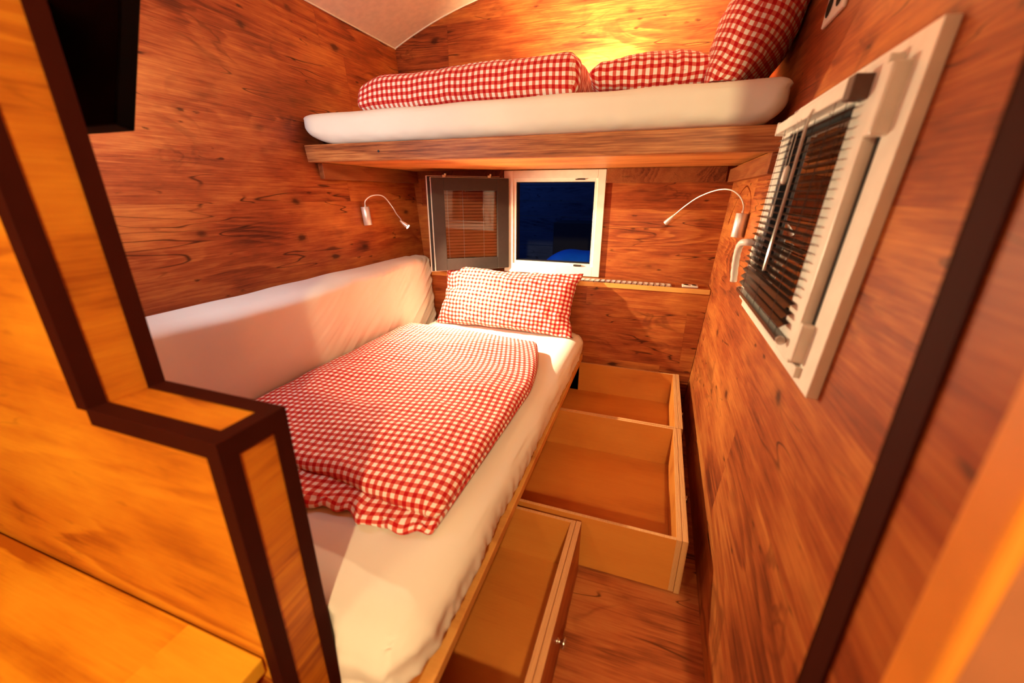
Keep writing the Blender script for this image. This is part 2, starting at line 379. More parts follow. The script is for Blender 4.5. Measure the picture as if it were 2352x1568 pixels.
# solid core: faces coloured by direction (end faces show grain running across the thickness)
for i, f in enumerate(mb.f):
    n = (mb.v[f[1]]-mb.v[f[0]]).cross(mb.v[f[2]]-mb.v[f[1]]).normalized()
    mb.mi[i] = 1 if abs(n.x) > 0.7 else 0
obj('panel', mb, [M_PART, M_PEND], part)
def corner_strip(p0, p1, da, db, w=0.026, t=0.003):
    # L-shaped edge profile along p0-p1, legs lying along directions da and db (pointing away from the edge)
    p0, p1, da, db = Vector(p0), Vector(p1), Vector(da), Vector(db)
    poly = [(-t, -t), (w, -t), (w, 0.0), (0.0, 0.0), (0.0, w), (-t, w)]
    if (p1-p0).dot(da.cross(db)) < 0: poly.reverse()
    mb = MB().prism(poly, lambda a, b: p0+da*a+db*b, lambda a, b: p1+da*a+db*b)
    obj('edge_trim', mb, M_TRIM, part, bevel=0.001)
ZT = ceil_z(XT)
for y, dy in ((PY0, 1), (PY1, -1)):
    corner_strip((XE, y, 0), (XE, y, ZL), (0, dy, 0), (-1, 0, 0))
    corner_strip((XE+.0032, y, ZL+.0003), (XT, y, ZL+.0003), (0, dy*.999, 0), (0, 0, -1), w=0.0265, t=0.0033)
    corner_strip((XT, y, ZL), (XT, y, ZT), (0, dy, 0), (-1, 0, 0))
mb = MB(); mb.prism([(XE-.026, ZL), (XE, ZL), (XE, ZL-.030), (XE+.0038, ZL-.030), (XE+.0038, ZL+.0038), (XE-.026, ZL+.0038)], lambda x, z: (x, PY0+.001, z), lambda x, z: (x, PY1-.001, z)); obj('end_trim', mb, M_TRIM, part)

JX = 0.232
mb = MB(); mb.prism([(JX, 0), (xr(0)+.01, 0), (xr(2.2)+.01, 2.2), (JX, 2.2)], lambda x, z: (x, PY0, z), lambda x, z: (x, PY1, z))
for i, f in enumerate(mb.f):
    n = (mb.v[f[1]]-mb.v[f[0]]).cross(mb.v[f[2]]-mb.v[f[1]]).normalized(); mb.mi[i] = 1 if abs(n.x) > 0.7 else 0
jamb = thing('wall_doorway', (0.25, 0.38, 0), None, None, kind='structure')
obj('panel', mb, [M_WX, M_WY], jamb)
mb = MB(); mb.box(JX-.004, JX, PY1-.038, PY1+.003, 0, 2.2).box(JX-.004, JX+.026, PY1, PY1+.003, 0, 2.2); obj('edge_trim', mb, M_TRIM, jamb)
mb = MB(); mb.box(JX-.010, JX+.004, 0.284, PY0, 0, 2.2); obj('door_casing', mb, M_JAMBO, jamb, bevel=0.006, seg=3)
mb = MB(); mb.box(JX+.004, xr(1.0)+.06, 0.292, PY0, 0, 2.2); obj('facing_board', mb, M_FACE, jamb)

# ---------------------------------------------------------------- helper for soft bodies
def nz(x, y, z): return noise.noise(Vector((x, y, z)))
def soft_box(x0, x1, y0, y1, z0, z1, rx, ry, rz, nx, ny, nzz, disp=None, uvm=None):
    """rounded box surface with per-axis corner radii; disp(p, n) shifts vertices."""
    mb = MB(); idx = {}
    cx, cy, cz = (x0+x1)/2, (y0+y1)/2, (z0+z1)/2; hx, hy, hz = (x1-x0)/2, (y1-y0)/2, (z1-z0)/2
    def spread(n, h, r):
        # denser samples near the ends
        out = []
        for i in range(n+1):
            t = -1+2*i/n; out.append(math.copysign(1-(1-abs(t))**1.25, t)*h)
        return out
    X, Y, Z = spread(nx, hx, rx), spread(ny, hy, ry), spread(nzz, hz, rz)
    def vid(i, j, k):
        key = (i, j, k)
        if key in idx: return idx[key]
        p = Vector((X[i], Y[j], Z[k]))
        q = Vector((max(-(hx-rx), min(hx-rx, p.x)), max(-(hy-ry), min(hy-ry, p.y)), max(-(hz-rz), min(hz-rz, p.z))))
        d = p-q; dn = Vector((d.x/rx, d.y/ry, d.z/rz)); l = dn.length
        if l > 1e-9:
            # map the cube corner region on an ellipsoid
            m = max(abs(dn.x), abs(dn.y), abs(dn.z)); dn = dn*(m/l); d = Vector((dn.x*rx, dn.y*ry, dn.z*rz))
        p2 = q+d; nrm = Vector((d.x/rx**2, d.y/ry**2, d.z/rz**2))
        nrm = nrm.normalized() if nrm.length > 0 else Vector((0, 0, 1))
        w = Vector((cx+p2.x, cy+p2.y, cz+p2.z))
        base = w.copy()
        if disp: w = disp(w, nrm)
        idx[key] = len(mb.v); mb.v.append(w)
        if uvm: mb.uv[idx[key]] = uvm(base, nrm, (i, j, k))
        return idx[key]
    for i in range(nx):
        for j in range(ny):
            mb.quad(vid(i, j, 0), vid(i, j+1, 0), vid(i+1, j+1, 0), vid(i+1, j, 0))
            mb.quad(vid(i, j, nzz), vid(i+1, j, nzz), vid(i+1, j+1, nzz), vid(i, j+1, nzz))
    for i in range(nx):
        for k in range(nzz):
            mb.quad(vid(i, 0, k), vid(i+1, 0, k), vid(i+1, 0, k+1), vid(i, 0, k+1))
            mb.quad(vid(i, ny, k), vid(i, ny, k+1), vid(i+1, ny, k+1), vid(i+1, ny, k))
    for j in range(ny):
        for k in range(nzz):
            mb.quad(vid(0, j, k), vid(0, j, k+1), vid(0, j+1, k+1), vid(0, j+1, k))
            mb.quad(vid(nx, j, k), vid(nx, j+1, k), vid(nx, j+1, k+1), vid(nx, j, k+1))
    return mb

# ---------------------------------------------------------------- lower bed
RAILZ = H-0.955
def rail_x(y): return -0.337-0.022*(y-0.44)
bed = thing('storage_bed', (-0.9, 1.4, 0), 'wooden storage bed with three open plywood drawers under the lower mattress', 'bed')
mb = MB(); mb.hexa([(-1.56, 0.445, RAILZ-.03), (rail_x(.445)-.03, 0.445, RAILZ-.03), (rail_x(2.43)-.03, 2.43, RAILZ-.03), (-1.57, 2.43, RAILZ-.03), (-1.56, 0.445, RAILZ-.004), (rail_x(.445)-.03, 0.445, RAILZ-.004), (rail_x(2.43)-.03, 2.43, RAILZ-.004), (-1.57, 2.43, RAILZ-.004)]); obj('platform', mb, M_PLY, bed)
mb = MB(); mb.hexa([(rail_x(.36)-.032, .36, RAILZ-.034), (rail_x(.36), .36, RAILZ-.034), (rail_x(2.435), 2.435, RAILZ-.034), (rail_x(2.435)-.032, 2.435, RAILZ-.034), (rail_x(.36)-.032, .36, RAILZ), (rail_x(.36), .36, RAILZ), (rail_x(2.435), 2.435, RAILZ), (rail_x(2.435)-.032, 2.435, RAILZ)]); obj('front_rail', mb, M_OAK, bed, bevel=0.003)
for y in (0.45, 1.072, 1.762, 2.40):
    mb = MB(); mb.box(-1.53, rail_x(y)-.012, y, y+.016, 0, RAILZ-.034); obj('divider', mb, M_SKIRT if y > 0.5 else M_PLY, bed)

def sheet_disp(p, n, top, bot, seed=0.0, edge='x', amp=1.0):
    p = p.copy()
    if n.z > 0.5: p.z += 0.006*nz(p.x*3+seed, p.y*3, 0)*amp
    side = 1-abs(n.z)
    h = (p.z-bot)/(top-bot)
    along = p.y if edge == 'x' else p.x
    if side > 0.3:
        # fine gathered pleats towards the bottom hem, slanting folds above
        w = max(0.0, 1-h*1.25)
        f = nz(along*34+seed, h*2.5, seed)*0.6+nz(along*70+h*9, h*2, seed+5)*0.4
        p += Vector((n.x, n.y, 0))*(f*0.012*w*amp)
        p += Vector((n.x, n.y, 0))*(nz(along*5+seed, h*3, 2.0)*0.006*amp)
    return p
MT, MBOT = H-0.788, RAILZ
def lower_disp(p, n):
    p = sheet_disp(p, n, MT, MBOT, 3.0, 'x', 1.4)
    t = (p.y-0.45)/2.0
    p.x -= 0.028*t*min(1, max(0, (p.x+1.0)/0.5))
    if p.x < -0.50:                                # beside the partition the foot stops short of it
        ylim = 0.449 if p.x < -0.552 else 0.449-0.05*(p.x+0.552)/0.052
        p.y = max(p.y, ylim)
    if p.y < 0.50 and -0.56 < p.x < -0.40: p.z -= 0.045*((0.50-p.y)/0.10)*max(0, 1-(p.z-MBOT)/(MT-MBOT)*0.8)
    # pinched corner tip at the head end
    d = math.hypot(p.x+0.37, p.y-2.43)
    if d < 0.06 and p.z > MT-0.05: p.x += 0.012*(1-d/0.06); p.z += 0.004
    # gathered folds at the foot corner
    d = math.hypot(p.x+0.40, p.y-0.43)
    if d < 0.24:
        a = math.atan2(p.y-0.62, p.x+0.52); g = math.sin(a*13+2*nz(a*3, 0, 1)+p.z*8)
        hh = max(0.0, 1-(p.z-MBOT)/(MT-MBOT)*0.95)
        p += Vector((n.x, n.y, 0))*(0.009*g*(1-d/0.24)*hh*1.3)*(1 if p.x < -0.38 else 0.3)
    return p
mb = soft_box(-1.405, -0.341, 0.392, 2.432, MBOT+.001, MT, 0.10, 0.12, 0.06, 60, 240, 26, lower_disp)
tag(obj('mattress', mb, M_ING, smooth=True), 'white sheeted mattress lying on the lower bed under a gingham duvet', 'mattress', 'white sheeted mattresses')

# mattress standing on its edge against the left wall
SX = [(0.45, -1.40), (0.75, -1.385), (1.0, -1.335), (1.3, -1.32), (1.7, -1.36), (2.1, -1.40), (2.43, -1.44)]
def lerp(tab, y):
    for (a, b), (c, d) in zip(tab, tab[1:]):
        if y <= c: t = max(0, (y-a)/(c-a)); t = t*t*(3-2*t); return b+(d-b)*t
    return tab[-1][1]
ST = H-0.375
def stand_disp(p, n):
    y, z = p.y, p.z; h = (z-RAILZ)/(ST-RAILZ)
    if n.x > 0.05 or p.x > -1.49:
        w = min(1, max(0, (p.x+1.58)/0.16))
        target = lerp(SX, y)
        lowx = -1.425+0.03*(y > 0.0)
        fx = target*h+(-1.415)*(1-h)
        p.x = p.x+(fx+1.42)*w
        # diagonal tension folds running from the upper far corner
        far = max(0.0, (y-1.1)/1.3)
        u = (2.45-y)*0.75+(ST-z)*-0.95
        p.x += w*0.016*far*(1.1*nz(u*24, (y+z)*2.2, 4)+0.5*nz(u*55, (y+z)*3, 9))*min(1, (1-h)*6+0.2)
        p.x += w*0.010*nz(y*3, z*3, 7)
    p.z += 0.008*nz(y*4, 2, 3)*h+(-0.006 if y > 2.3 else 0)*h
    if h > 0.9: p.z += 0.005*nz(y*30, p.x*20, 1)*max(0, (y-2.0)/0.4)
    p.x += (xl(z)-xl(RAILZ))*(1 if w_left(p) else 0)
    return p
def w_left(p): return False
mb = soft_box(-1.585, -1.42, 0.447, 2.434, RAILZ-.002, ST, 0.05, 0.035, 0.04, 16, 260, 90, stand_disp)
for v in mb.v:
    if v.x < -1.5: v.x = max(v.x+(0.0), xl(v.z)+0.006)
for v in mb.v:
    if v.z < MT+.01: v.x = min(v.x, -1.409)
tag(obj('mattress', mb, M_ING, smooth=True), 'white sheeted mattress standing on edge against the left wall', 'mattress', 'white sheeted mattresses')

# ---------------------------------------------------------------- lower duvet (folded in two)
def duvet_layer(x0, x1, y0, y1, z0, z1, disp, sk, nx=110, ny=170, nz_=12, rz=0.03):
    def uvm(b, n, ijk):
        u, v = b.x, b.y
        # wrap around sides so the checks keep their size
        if b.x > x1-0.04: u = b.x+(z1-b.z)
        elif b.x < x0+0.04: u = b.x-(z1-b.z)
        if b.y < y0+0.04: v = b.y-(z1-b.z)
        elif b.y > y1-0.04: v = b.y+(z1-b.z)
        return (u+sk*v+10, v-sk*u+10)
    return soft_box(x0, x1, y0, y1, z0, z1, 0.035, 0.035, rz, nx, ny, nz_, disp, uvm)
DX0, DX1, DY0, DY1 = -1.42, -0.43, 0.68, 2.03
def shape_xy(p):
    # plan outline: narrower and rotated towards the head end, as measured
    t = (p.y-DY0)/(DY1-DY0)
    s = (p.x-DX0)/(DX1-DX0)
    rx = -0.432 if t < 0.55 else -0.432-0.12*((t-0.55)/0.45)**1.6
    lx = -1.372
    x = lx+(rx-lx)*s
    y = DY0+(DY1-DY0)*t+0.0
    y += -0.07*s*max(0, (t-0.6)/0.4)       # head edge runs slightly downhill to the right
    y += 0.02*s*(1-t)*0
    return x, y, s, t
def fold_noise(x, y):
    r = 0.0
    # diagonal drag folds
    for (ax, ay, fr, ph, am) in ((0.35, 1, 9, 0, 0.010), (0.7, 1, 17, 2.1, 0.006), (-0.3, 1, 13, 4.0, 0.005)):
        r += 1.5*am*nz((ax*x+ay*y)*fr*0.55+ph, (x-ay*y)*1.6, ph)
    r += 0.012*nz(x*2.3, y*2.3, 1.5)+0.003*nz(x*22, y*26, 3)
    return r
def top_layer(p, n):
    x, y, s, t = shape_xy(p)
    z = p.z
    up = max(0.0, n.z)
    edge = min(s, 1-s, t*1.3, (1-t)*1.3)
    puff = 0.018*min(1, edge/0.15)
    z += up*puff+fold_noise(x, y)*(0.9 if n.z > -0.2 else 0.25)*min(1, 0.25+edge*6)
    if t < 0.15:   # front hem of the top half droops at the right
        z -= (0.15-t)/0.15*0.014*max(0, s-0.35)
        y += ((0.15-t)/0.15)*(0.012*nz(x*6, 0, 2)+0.045*max(0.0, 0.75-s)-0.045*max(0, s-0.6)/0.4)
    return Vector((x, y, max(z, MT+.007)))
def low_layer(p, n):
    x, y, s, t = shape_xy(p)
    z = p.z
    if t < 0.2:
        k = (0.2-t)/0.2
        wv = 0.5+0.5*math.sin(x*26+1.2)
        y += -0.020*k+0.020*k*wv*(s > 0.2)+0.010*k*nz(x*18, 0, 5)
        z += 0.010*k*nz(x*20, y*10, 4)*(n.z > 0)
        # gathered hem
        if n.y < -0.3: z += 0.006*math.sin(x*90)*(s > 0.3); y += 0.005*math.sin(x*64+2*nz(x*9, 0, 0))*(s > 0.25)
    return Vector((x, y, max(z, MT+.0055)))
mbA = duvet_layer(DX0, DX1, DY0+.04, DY1, MT+0.028, MT+0.068, top_layer, 0.12, rz=0.02)
mbB = duvet_layer(DX0, DX1-.004, DY0-.028, DY1-.01, MT+0.003, MT+0.036, low_layer, 0.12, rz=0.016)
n0 = len(mbA.v)
mbA.v += mbB.v; mbA.f += [tuple(i+n0 for i in f) for f in mbB.f]; mbA.mi += mbB.mi
for kk, vv in mbB.uv.items(): mbA.uv[kk+n0] = vv
tag(obj('duvet', mbA, M_GING, smooth=True), 'red and white gingham duvet folded in two on the lower bed', 'duvet', 'gingham duvets')

SY, SZ = 2.442, H-0.489
# ---------------------------------------------------------------- pillows
def pillow(w, h, t, seed, Mx, per_off=(0, 0), flange=0.012, wr=1.0, power=0.42, pinch=0.06, twist=0.0, rot=0.0, bottom=None):
    nx, ny = 90, 80; mb = MB(); R = {}; LOC = {}
    cr, sr = math.cos(rot), math.sin(rot)
    for side in (1, -1):
        for i in range(nx+1):
            for j in range(ny+1):
                if side == -1 and (i in (0, nx) or j in (0, ny)): R[(side, i, j)] = R[(1, i, j)]; LOC[(side, i, j)] = LOC[(1, i, j)]; continue
                u, v = -1+2*i/nx, -1+2*j/ny
                cu, cv = 1-u*u, 1-v*v
                x = w/2*u*(1-pinch*cv*abs(u)); y = h/2*v*(1-pinch*1.2*cu*abs(v))
                fl = max(0, cu*cv)
                z = t/2*(fl**power)*side
                # wrinkles radiating from corners and sides
                e = (1-fl)**2
                ang = math.atan2(v, u)
                z += side*wr*(0.006*nz(u*2.5+seed, v*2.5, seed)+0.006*e*nz(ang*7+seed, fl*2, seed)+0.003*nz(u*9+seed, v*9, 1))*min(1, fl*12)
                x += 0.010*nz(v*4+seed, u, 3)*abs(u); y += 0.010*nz(u*4+seed, v, 8)*abs(v)
                z += 0.012*nz(u*1.5, v*1.5, seed+20)+twist*u*v
                p = Vector((x, y, z))
                R[(side, i, j)] = len(mb.v); LOC[(side, i, j)] = p
                q = Mx @ p
                if bottom is not None: q.z = max(q.z, bottom)
                mb.v.append(q)
    for side in (1, -1):       # cloth coordinates follow the length along the surface
        UU, VV = {}, {}
        for j in range(ny+1):
            UU[(nx//2, j)] = LOC[(side, nx//2, j)].x*0.3
            for i in range(nx//2+1, nx+1): UU[(i, j)] = UU[(i-1, j)]+(LOC[(side, i, j)]-LOC[(side, i-1, j)]).length
            for i in range(nx//2-1, -1, -1): UU[(i, j)] = UU[(i+1, j)]-(LOC[(side, i, j)]-LOC[(side, i+1, j)]).length
        for i in range(nx+1):
            VV[(i, ny//2)] = 0.0
            for j in range(ny//2+1, ny+1): VV[(i, j)] = VV[(i, j-1)]+(LOC[(side, i, j)]-LOC[(side, i, j-1)]).length
            for j in range(ny//2-1, -1, -1): VV[(i, j)] = VV[(i, j+1)]-(LOC[(side, i, j)]-LOC[(side, i, j+1)]).length
        for (i, j), a in UU.items():
            if side < 0 and (i in (0, nx) or j in (0, ny)): continue
            b = VV[(i, j)]; mb.uv[R[(side, i, j)]] = (a*cr-b*sr+10, a*sr+b*cr+10)
    for i in range(nx):
        for j in range(ny):
            for side in (1, -1):
                q = [R[(side, i, j)], R[(side, i+1, j)], R[(side, i+1, j+1)], R[(side, i, j+1)]]
                if side < 0: q.reverse()
                mb.quad(*q)
    return mb
def frame(origin, xdir, ydir):
    x = Vector(xdir).normalized(); z = x.cross(Vector(ydir)).normalized(); y = z.cross(x)
    m = Matrix((x, y, z)).transposed().to_4x4(); m.translation = Vector(origin); return m

Mx = frame((-0.865, 2.325, H-0.615), (1, 0.0, -0.012), (0, 0.42, 0.9))
mb = pillow(0.92, 0.405, 0.17, 1.0, Mx, rot=0.05, wr=2.6, pinch=0.10, bottom=MT+.006)
for v in mb.v:
    v.y = min(v.y, SY-.014)
tag(obj('pillow', mb, M_GING, smooth=True), 'gingham pillow leaning at the head of the lower bed below the open window', 'pillow', 'gingham pillows')

# ---------------------------------------------------------------- upper bunk
bunk = thing('bunk_platform', (-0.65, 1.65, H+.14), 'upper bunk platform with a brown wooden front beam spanning both side walls', 'bunk bed')
BZ_0, BZ_1 = H+0.137, H+0.211
mb = MB(); L0, R0 = (-1.628, 1.665), (0.338, 1.605)
mb.hexa([(L0[0]+.01, L0[1], BZ_0+.006), (R0[0]-.004, R0[1], BZ_0-.006), (R0[0]-.004, R0[1]+.045, BZ_0-.006), (L0[0]+.01, L0[1]+.045, BZ_0+.006),
         (L0[0], L0[1], BZ_1+.006), (R0[0], R0[1], BZ_1-.003), (R0[0], R0[1]+.045, BZ_1-.003), (L0[0], L0[1]+.045, BZ_1+.006)])
obj('front_beam', mb, M_BEAM, bunk, bevel=0.003)
mb = MB(); mb.tube([(-1.205, 1.6525, H+.178), (-1.205, 1.650, H+.178)], 0.005, 14); obj('screw_hole', mb, M_RUB, bunk)
mb = MB(); mb.box(-1.635, 0.33, 1.70, YB-.002, H+.147, H+.168); obj('slat_board', mb, M_UND, bunk)
mb = MB(); mb.box(xl(H)+.012, xl(H)+.040, 1.735, YB-.003, H+.072, H+.146, T=lambda x, y, z: (x+(xl(z)-xl(H)), y, z)); 
tag(obj('support_batten', mb, M_BAT, bevel=0.002), 'dark wooden batten on the left wall under the bunk', 'batten', 'battens under the bunk')
mb = MB(); mb.box(xl(H)+.040, -0.972, YB-.022, YB-.001, H+.100, H+.146)
tag(obj('support_batten', mb, M_BAT, bevel=0.002), 'dark wooden batten on the back wall above the open window sash', 'batten', 'battens under the bunk')
mb = MB(); mb.box(-0.333, xr(H)-.036, YB-.030, YB-.001, H+.068, H+.146)
tag(obj('support_batten', mb, M_BAT, bevel=0.002), 'dark wooden batten on the back wall right of the small window', 'batten', 'battens under the bunk')
mb = MB(); mb.box(xr(H)-.034, xr(H)-.001, 1.615, YB-.031, H+.066, H+.130, T=lambda x, y, z: (x+(xr(z)-xr(H)), y, z));
tag(obj('support_batten', mb, M_BAT, bevel=0.002), 'dark wooden batten on the right wall under the bunk', 'batten', 'battens under the bunk')

UB, UT = H+0.2185, H+0.350
def upper_disp(p, n):
    p = p.copy(); h = (p.z-UB)/(UT-UB)
    if n.y < -0.2:
        w = max(0, 1-h*1.6)
        p.y += -0.006*w*nz(p.x*24, h*3, 2)-0.004*nz(p.x*4, h*2, 5)
    if n.z > 0.5: p.z += 0.004*nz(p.x*5, p.y*5, 1)
    t = (p.x+1.64)/1.98
    if n.y < 0.2 and p.y < 1.8: p.y -= 0.04*t
    # rounded lower end at the left, corner tips at the top
    if p.x < -1.45: p.z += max(0, (-1.45-p.x)/0.19)**2*0.055*(1-h); 
    if p.x > 0.2: p.z += max(0, (p.x-0.2)/0.14)**2*0.03*(1-h)
    for cx, s in ((-1.638, -1), (0.335, 1)):
        d = math.hypot(p.x-cx, p.y-1.66)
        if d < 0.05 and h > 0.7: p.z += 0.010*(1-d/0.05); p.x += 0.010*s*(1-d/0.05)
    return p
mb = soft_box(-1.640, 0.330, 1.672, 2.585, UB, UT, 0.05, 0.045, 0.05, 220, 60, 26, upper_disp)
for v in mb.v: v.x = max(xl(v.z)+.006, min(xr(v.z)-.006, v.x))
tag(obj('mattress', mb, M_ING, smooth=True), 'white sheeted mattress on the upper bunk', 'mattress', 'white sheeted mattresses')

def up_duvet(p, n):
    p = p.copy()
    h = (p.z-(UT+.004))/0.15
    s = (p.x+1.39)/1.03
    p.z += 0.008*nz(p.x*5, p.y*4, 2)+0.004*nz(p.x*16, p.y*9, 4)
    p.y += 0.010*nz(p.x*5, h*2, 6)-0.02*s
    if n.y < 0: p.y += 0.02*h
    if s > 0.97: p.x += 0.008*nz(p.y*20, h*6, 1)
    if s < 0.12: p.z -= (0.12-s)/0.12*0.035*h
    p.z += 0.012*s*h
    if p.z < UT+.006: p.z = UT+.006
    return p
def up_uv(b, n, ijk):
    # unrolled over front, top and ends
    z0 = UT+.004
    if n.y < -0.5 or b.y < 1.80: v = b.z-z0+ max(0, b.y-1.765)*0.8
    else: v = 0.15+(b.y-1.80)
    u = b.x
    if b.x > -0.38: u = -0.38+(b.y-1.74)
    return (u+10, v+10+0.02*math.sin(b.x*2))
mb = soft_box(-1.39, -0.36, 1.745, 2.20, UT+.004, UT+.150, 0.05, 0.06, 0.055, 170, 60, 30, up_duvet, up_uv)
tag(obj('duvet', mb, M_GING, smooth=True), 'rolled red and white gingham duvet on the upper bunk', 'duvet', 'gingham duvets')

Mx = frame((-0.115, 2.02, UT+.085), (1, 0.10, 0.02), (-0.05, 1, 0.06))
mb = pillow(0.465, 0.52, 0.175, 4.0, Mx, wr=1.0, power=0.33, pinch=0.05, bottom=UT+.006)
tag(obj('pillow', mb, M_GING, smooth=True), 'gingham pillow lying flat in the middle of the upper bunk', 'pillow', 'gingham pillows')
Mx = frame((0.265, 1.94, UT+.235), (0.50, 0.02, 1), (0.16, 1, 0.0))
mb = pillow(0.62, 0.50, 0.25, 9.0, Mx, wr=1.3, power=0.40, pinch=0.05, rot=0.1, bottom=UT+.006)
for v in mb.v: v.x = min(v.x, xr(v.z)-.008)
tag(obj('pillow', mb, M_GING, smooth=True), 'gingham pillow propped upright against the right wall on the upper bunk', 'pillow', 'gingham pillows')

# ---------------------------------------------------------------- back shelf box with grille and socket
shelf = thing('back_shelf', (-0.6, 2.52, 0), 'wooden shelf box with light front edge along the back wall behind the bed', 'shelf')
mb = MB(); mb.box(-1.575, xr(SZ)-.003, SY, YB-.001, SZ-.022, SZ); obj('shelf_top', mb, M_WX, shelf)
mb = MB(); mb.box(-1.575, xr(SZ)-.003, SY-.008, SY, SZ-.026, SZ+.002); obj('front_edge', mb, M_OAK, shelf, bevel=0.003)
mb = MB(); mb.prism([(-1.57, 0), (xr(0)-.003, 0), (xr(SZ)-.003, SZ-.024), (-1.575, SZ-.024)], lambda x, z: (x, SY, z), lambda x, z: (x, SY+.02, z)); obj('front_panel', mb, M_WXP, shelf)
gr = MB(); gx0, gx1 = -1.16, 0.088
gr.box(gx0, gx1, SY+.020, SY+.026, SZ, SZ+.004).box(gx0, gx1, SY+.088, SY+.094, SZ, SZ+.004)
n = 40
for i in range(n+1):
    x = gx0+(gx1-gx0)*i/n; gr.box(x-.003, x+.003, SY+.02, SY+.09, SZ, SZ+.004)
g = thing('vent_grille', (-0.53, SY+.05, SZ), 'long narrow metal vent grille set in the shelf under the back window', 'grille')
obj('grille_frame', gr, M_GRILLE, g)
mb = MB(); mb.box(gx0, gx1, SY+.022, SY+.092, SZ, SZ+.002); obj('mesh_insert', mb, M_PVC, g)

def socket(name, org, ux, uy, nn, w, h, label):
    """double socket: plate in plane (ux, uy), normal nn"""
    org, ux, uy, nn = Vector(org), Vector(ux).normalized(), Vector(uy).normalized(), Vector(nn).normalized()
    T_ = lambda x, y, z: org+ux*x+uy*y+nn*z
    s = thing(name, org, label, 'socket', 'power sockets')
    mb = MB(); mb.box(-w/2, w/2, -h/2, h/2, 0, .009, T_)
    obj('cover_plate', mb, M_PVC, s, bevel=0.003)
    for sx in (-1, 1):
        cx = sx*w/4
        mb = MB(); path = [T_(cx, 0, .009), T_(cx, 0, .0105)]; mb.tube(path, min(w/4, h/2)*0.78, 28); obj('recess_ring', mb, M_PVC, s)
        mb = MB(); mb.tube([T_(cx, 0, .0105), T_(cx, 0, .0112)], min(w/4, h/2)*0.66, 28); obj('socket_well', mb, M_BLACK, s)
    return s
socket('power_socket', (0.190, SY+.060, SZ), (1, 0, 0), (0, 1, 0), (0, 0, 1), 0.085, 0.055, 'small double socket lying flat on the right end of the back shelf')
zs = H+0.47
socket('power_socket', (xr(zs), 1.475, zs), (0, 1, 0.0), (0.067, 0, 1), (-1, 0, 0.067), 0.155, 0.082, 'white framed double socket on the right wall beside the upper bunk')

# ---------------------------------------------------------------- drawers of the lower bed
def drawer(xf, y0, y1, label, knob, depth=0.70):
    zt, zb = H-0.997, 0.008
    xb = xf-depth; e = 0.012; mb = MB()
    mb.box(xb+e, xf-.034, y0+e, y1-e, zb+.012, zb+.020)
    mb.box(xb, xf-.034, y0, y0+e, zb, zt-.002); mb.box(xb, xf-.034, y1-e, y1, zb, zt-.002); mb.box(xb, xb+e, y0+e, y1-e, zb, zt-.002)
    mb.box(xf-.034, xf-.018, y0, y1, zb, zt-.001)
    d = obj('drawer', mb, [M_PLY, M_PLYE], bed, bevel=0.0008, label=label)
    for p in d.data.polygons:
        c = p.center+BASE['storage_bed']
        if c.z > zt-.003 or (c.x > xf-.036 and abs(p.normal.y) > .7): p.material_index = 1
    BASE[d.name] = BASE['storage_bed']
    mb = MB(); mb.box(xf-.017, xf, y0, y1, zb-.004, zt)
    f = obj('front_board', mb, [M_WY, M_PLYE], d, bevel=0.0008)
    for p in f.data.polygons: p.material_index = 0 if abs(p.normal.x) > .7 else 1
    ky, kz = knob; mb = MB()
    mb.tube([(xf-.001, ky, kz), (xf+.003, ky, kz), (xf+.006, ky, kz), (xf+.013, ky, kz), (xf+.016, ky, kz), (xf+.021, ky, kz), (xf+.025, ky, kz)], [.008, .008, .005, .005, .013, .015, .011], 20)
    obj('knob', mb, M_STEEL, d, smooth=True)
    return d
drawer(0.197, 1.776, 2.412, 'drawer at the head end by the back panel', (2.1, 0.12))
drawer(0.189, 1.090, 1.773, 'middle drawer', (1.42, 0.12))
drawer(-0.134, 0.462, 1.064, 'half open drawer at the foot end', (0.735, 0.125))

# ---------------------------------------------------------------- gooseneck reading lamps
def catmull(P, n=10):
    P = [Vector(p) for p in P]; P = [P[0]*2-P[1]]+P+[P[-1]*2-P[-2]]; out = []
    for i in range(1, len(P)-2):
        for k in range(n):
            t = k/n; a, b, c, d = P[i-1:i+3]
            out.append(0.5*((2*b)+(c-a)*t+(2*a-5*b+4*c-d)*t*t+(3*b-a-3*c+d)*t**3))
    out.append(P[-2]); return out
def lamp(base_top, base_bot, neck, head, tip, label, lit, r=0.0225, wall=None):
    base_top, base_bot = Vector(base_top), Vector(base_bot)
    l = thing('reading_lamp', base_bot, label, 'lamp', 'gooseneck reading lamps')
    mb = MB(); dd = (base_top-base_bot).normalized()
    mb.tube([base_bot, base_bot+dd*.001, base_top-dd*.001, base_top], [r-.001, r, r, r-.001], 32); obj('wall_base', mb, M_ALU, l, smooth=False)
    for p in l.children[0].data.polygons: p.use_smooth = len(p.vertices) == 4
    if wall is not None:
        c = (base_top+base_bot)/2; w = Vector(wall); mb = MB(); mb.tube([c, c+w], 0.009, 12); obj('wall_mount', mb, M_ALU, l)
    mb = MB(); mb.tube(catmull(neck+[head]), 0.0033, 10); obj('gooseneck', mb, M_ALU, l, smooth=True)
    mb = MB(); mb.tube([neck[0], Vector(neck[0])+(Vector(neck[1])-Vector(neck[0])).normalized()*.014], 0.0048, 12); obj('neck_collar', mb, M_ALU, l, smooth=False)
    head, tip = Vector(head), Vector(tip); ax = tip-head
    mb = MB(); mb.tube([head-ax*.3, head, head+ax*.35, tip-ax*.05, tip], [.0045, .0062, .0095, .0128, .0125], 24); hd = obj('lamp_head', mb, M_ALU, l, smooth=True)
    mb = MB(); mb.tube([tip-ax*.02, tip+ax*.03], 0.0105, 24); obj('lens', mb, M_LED if lit else M_LENS, hd, label='glowing lens' if lit else None)
    return l
tipA = LEDA+Vector((-0.006, -0.001, 0.006))
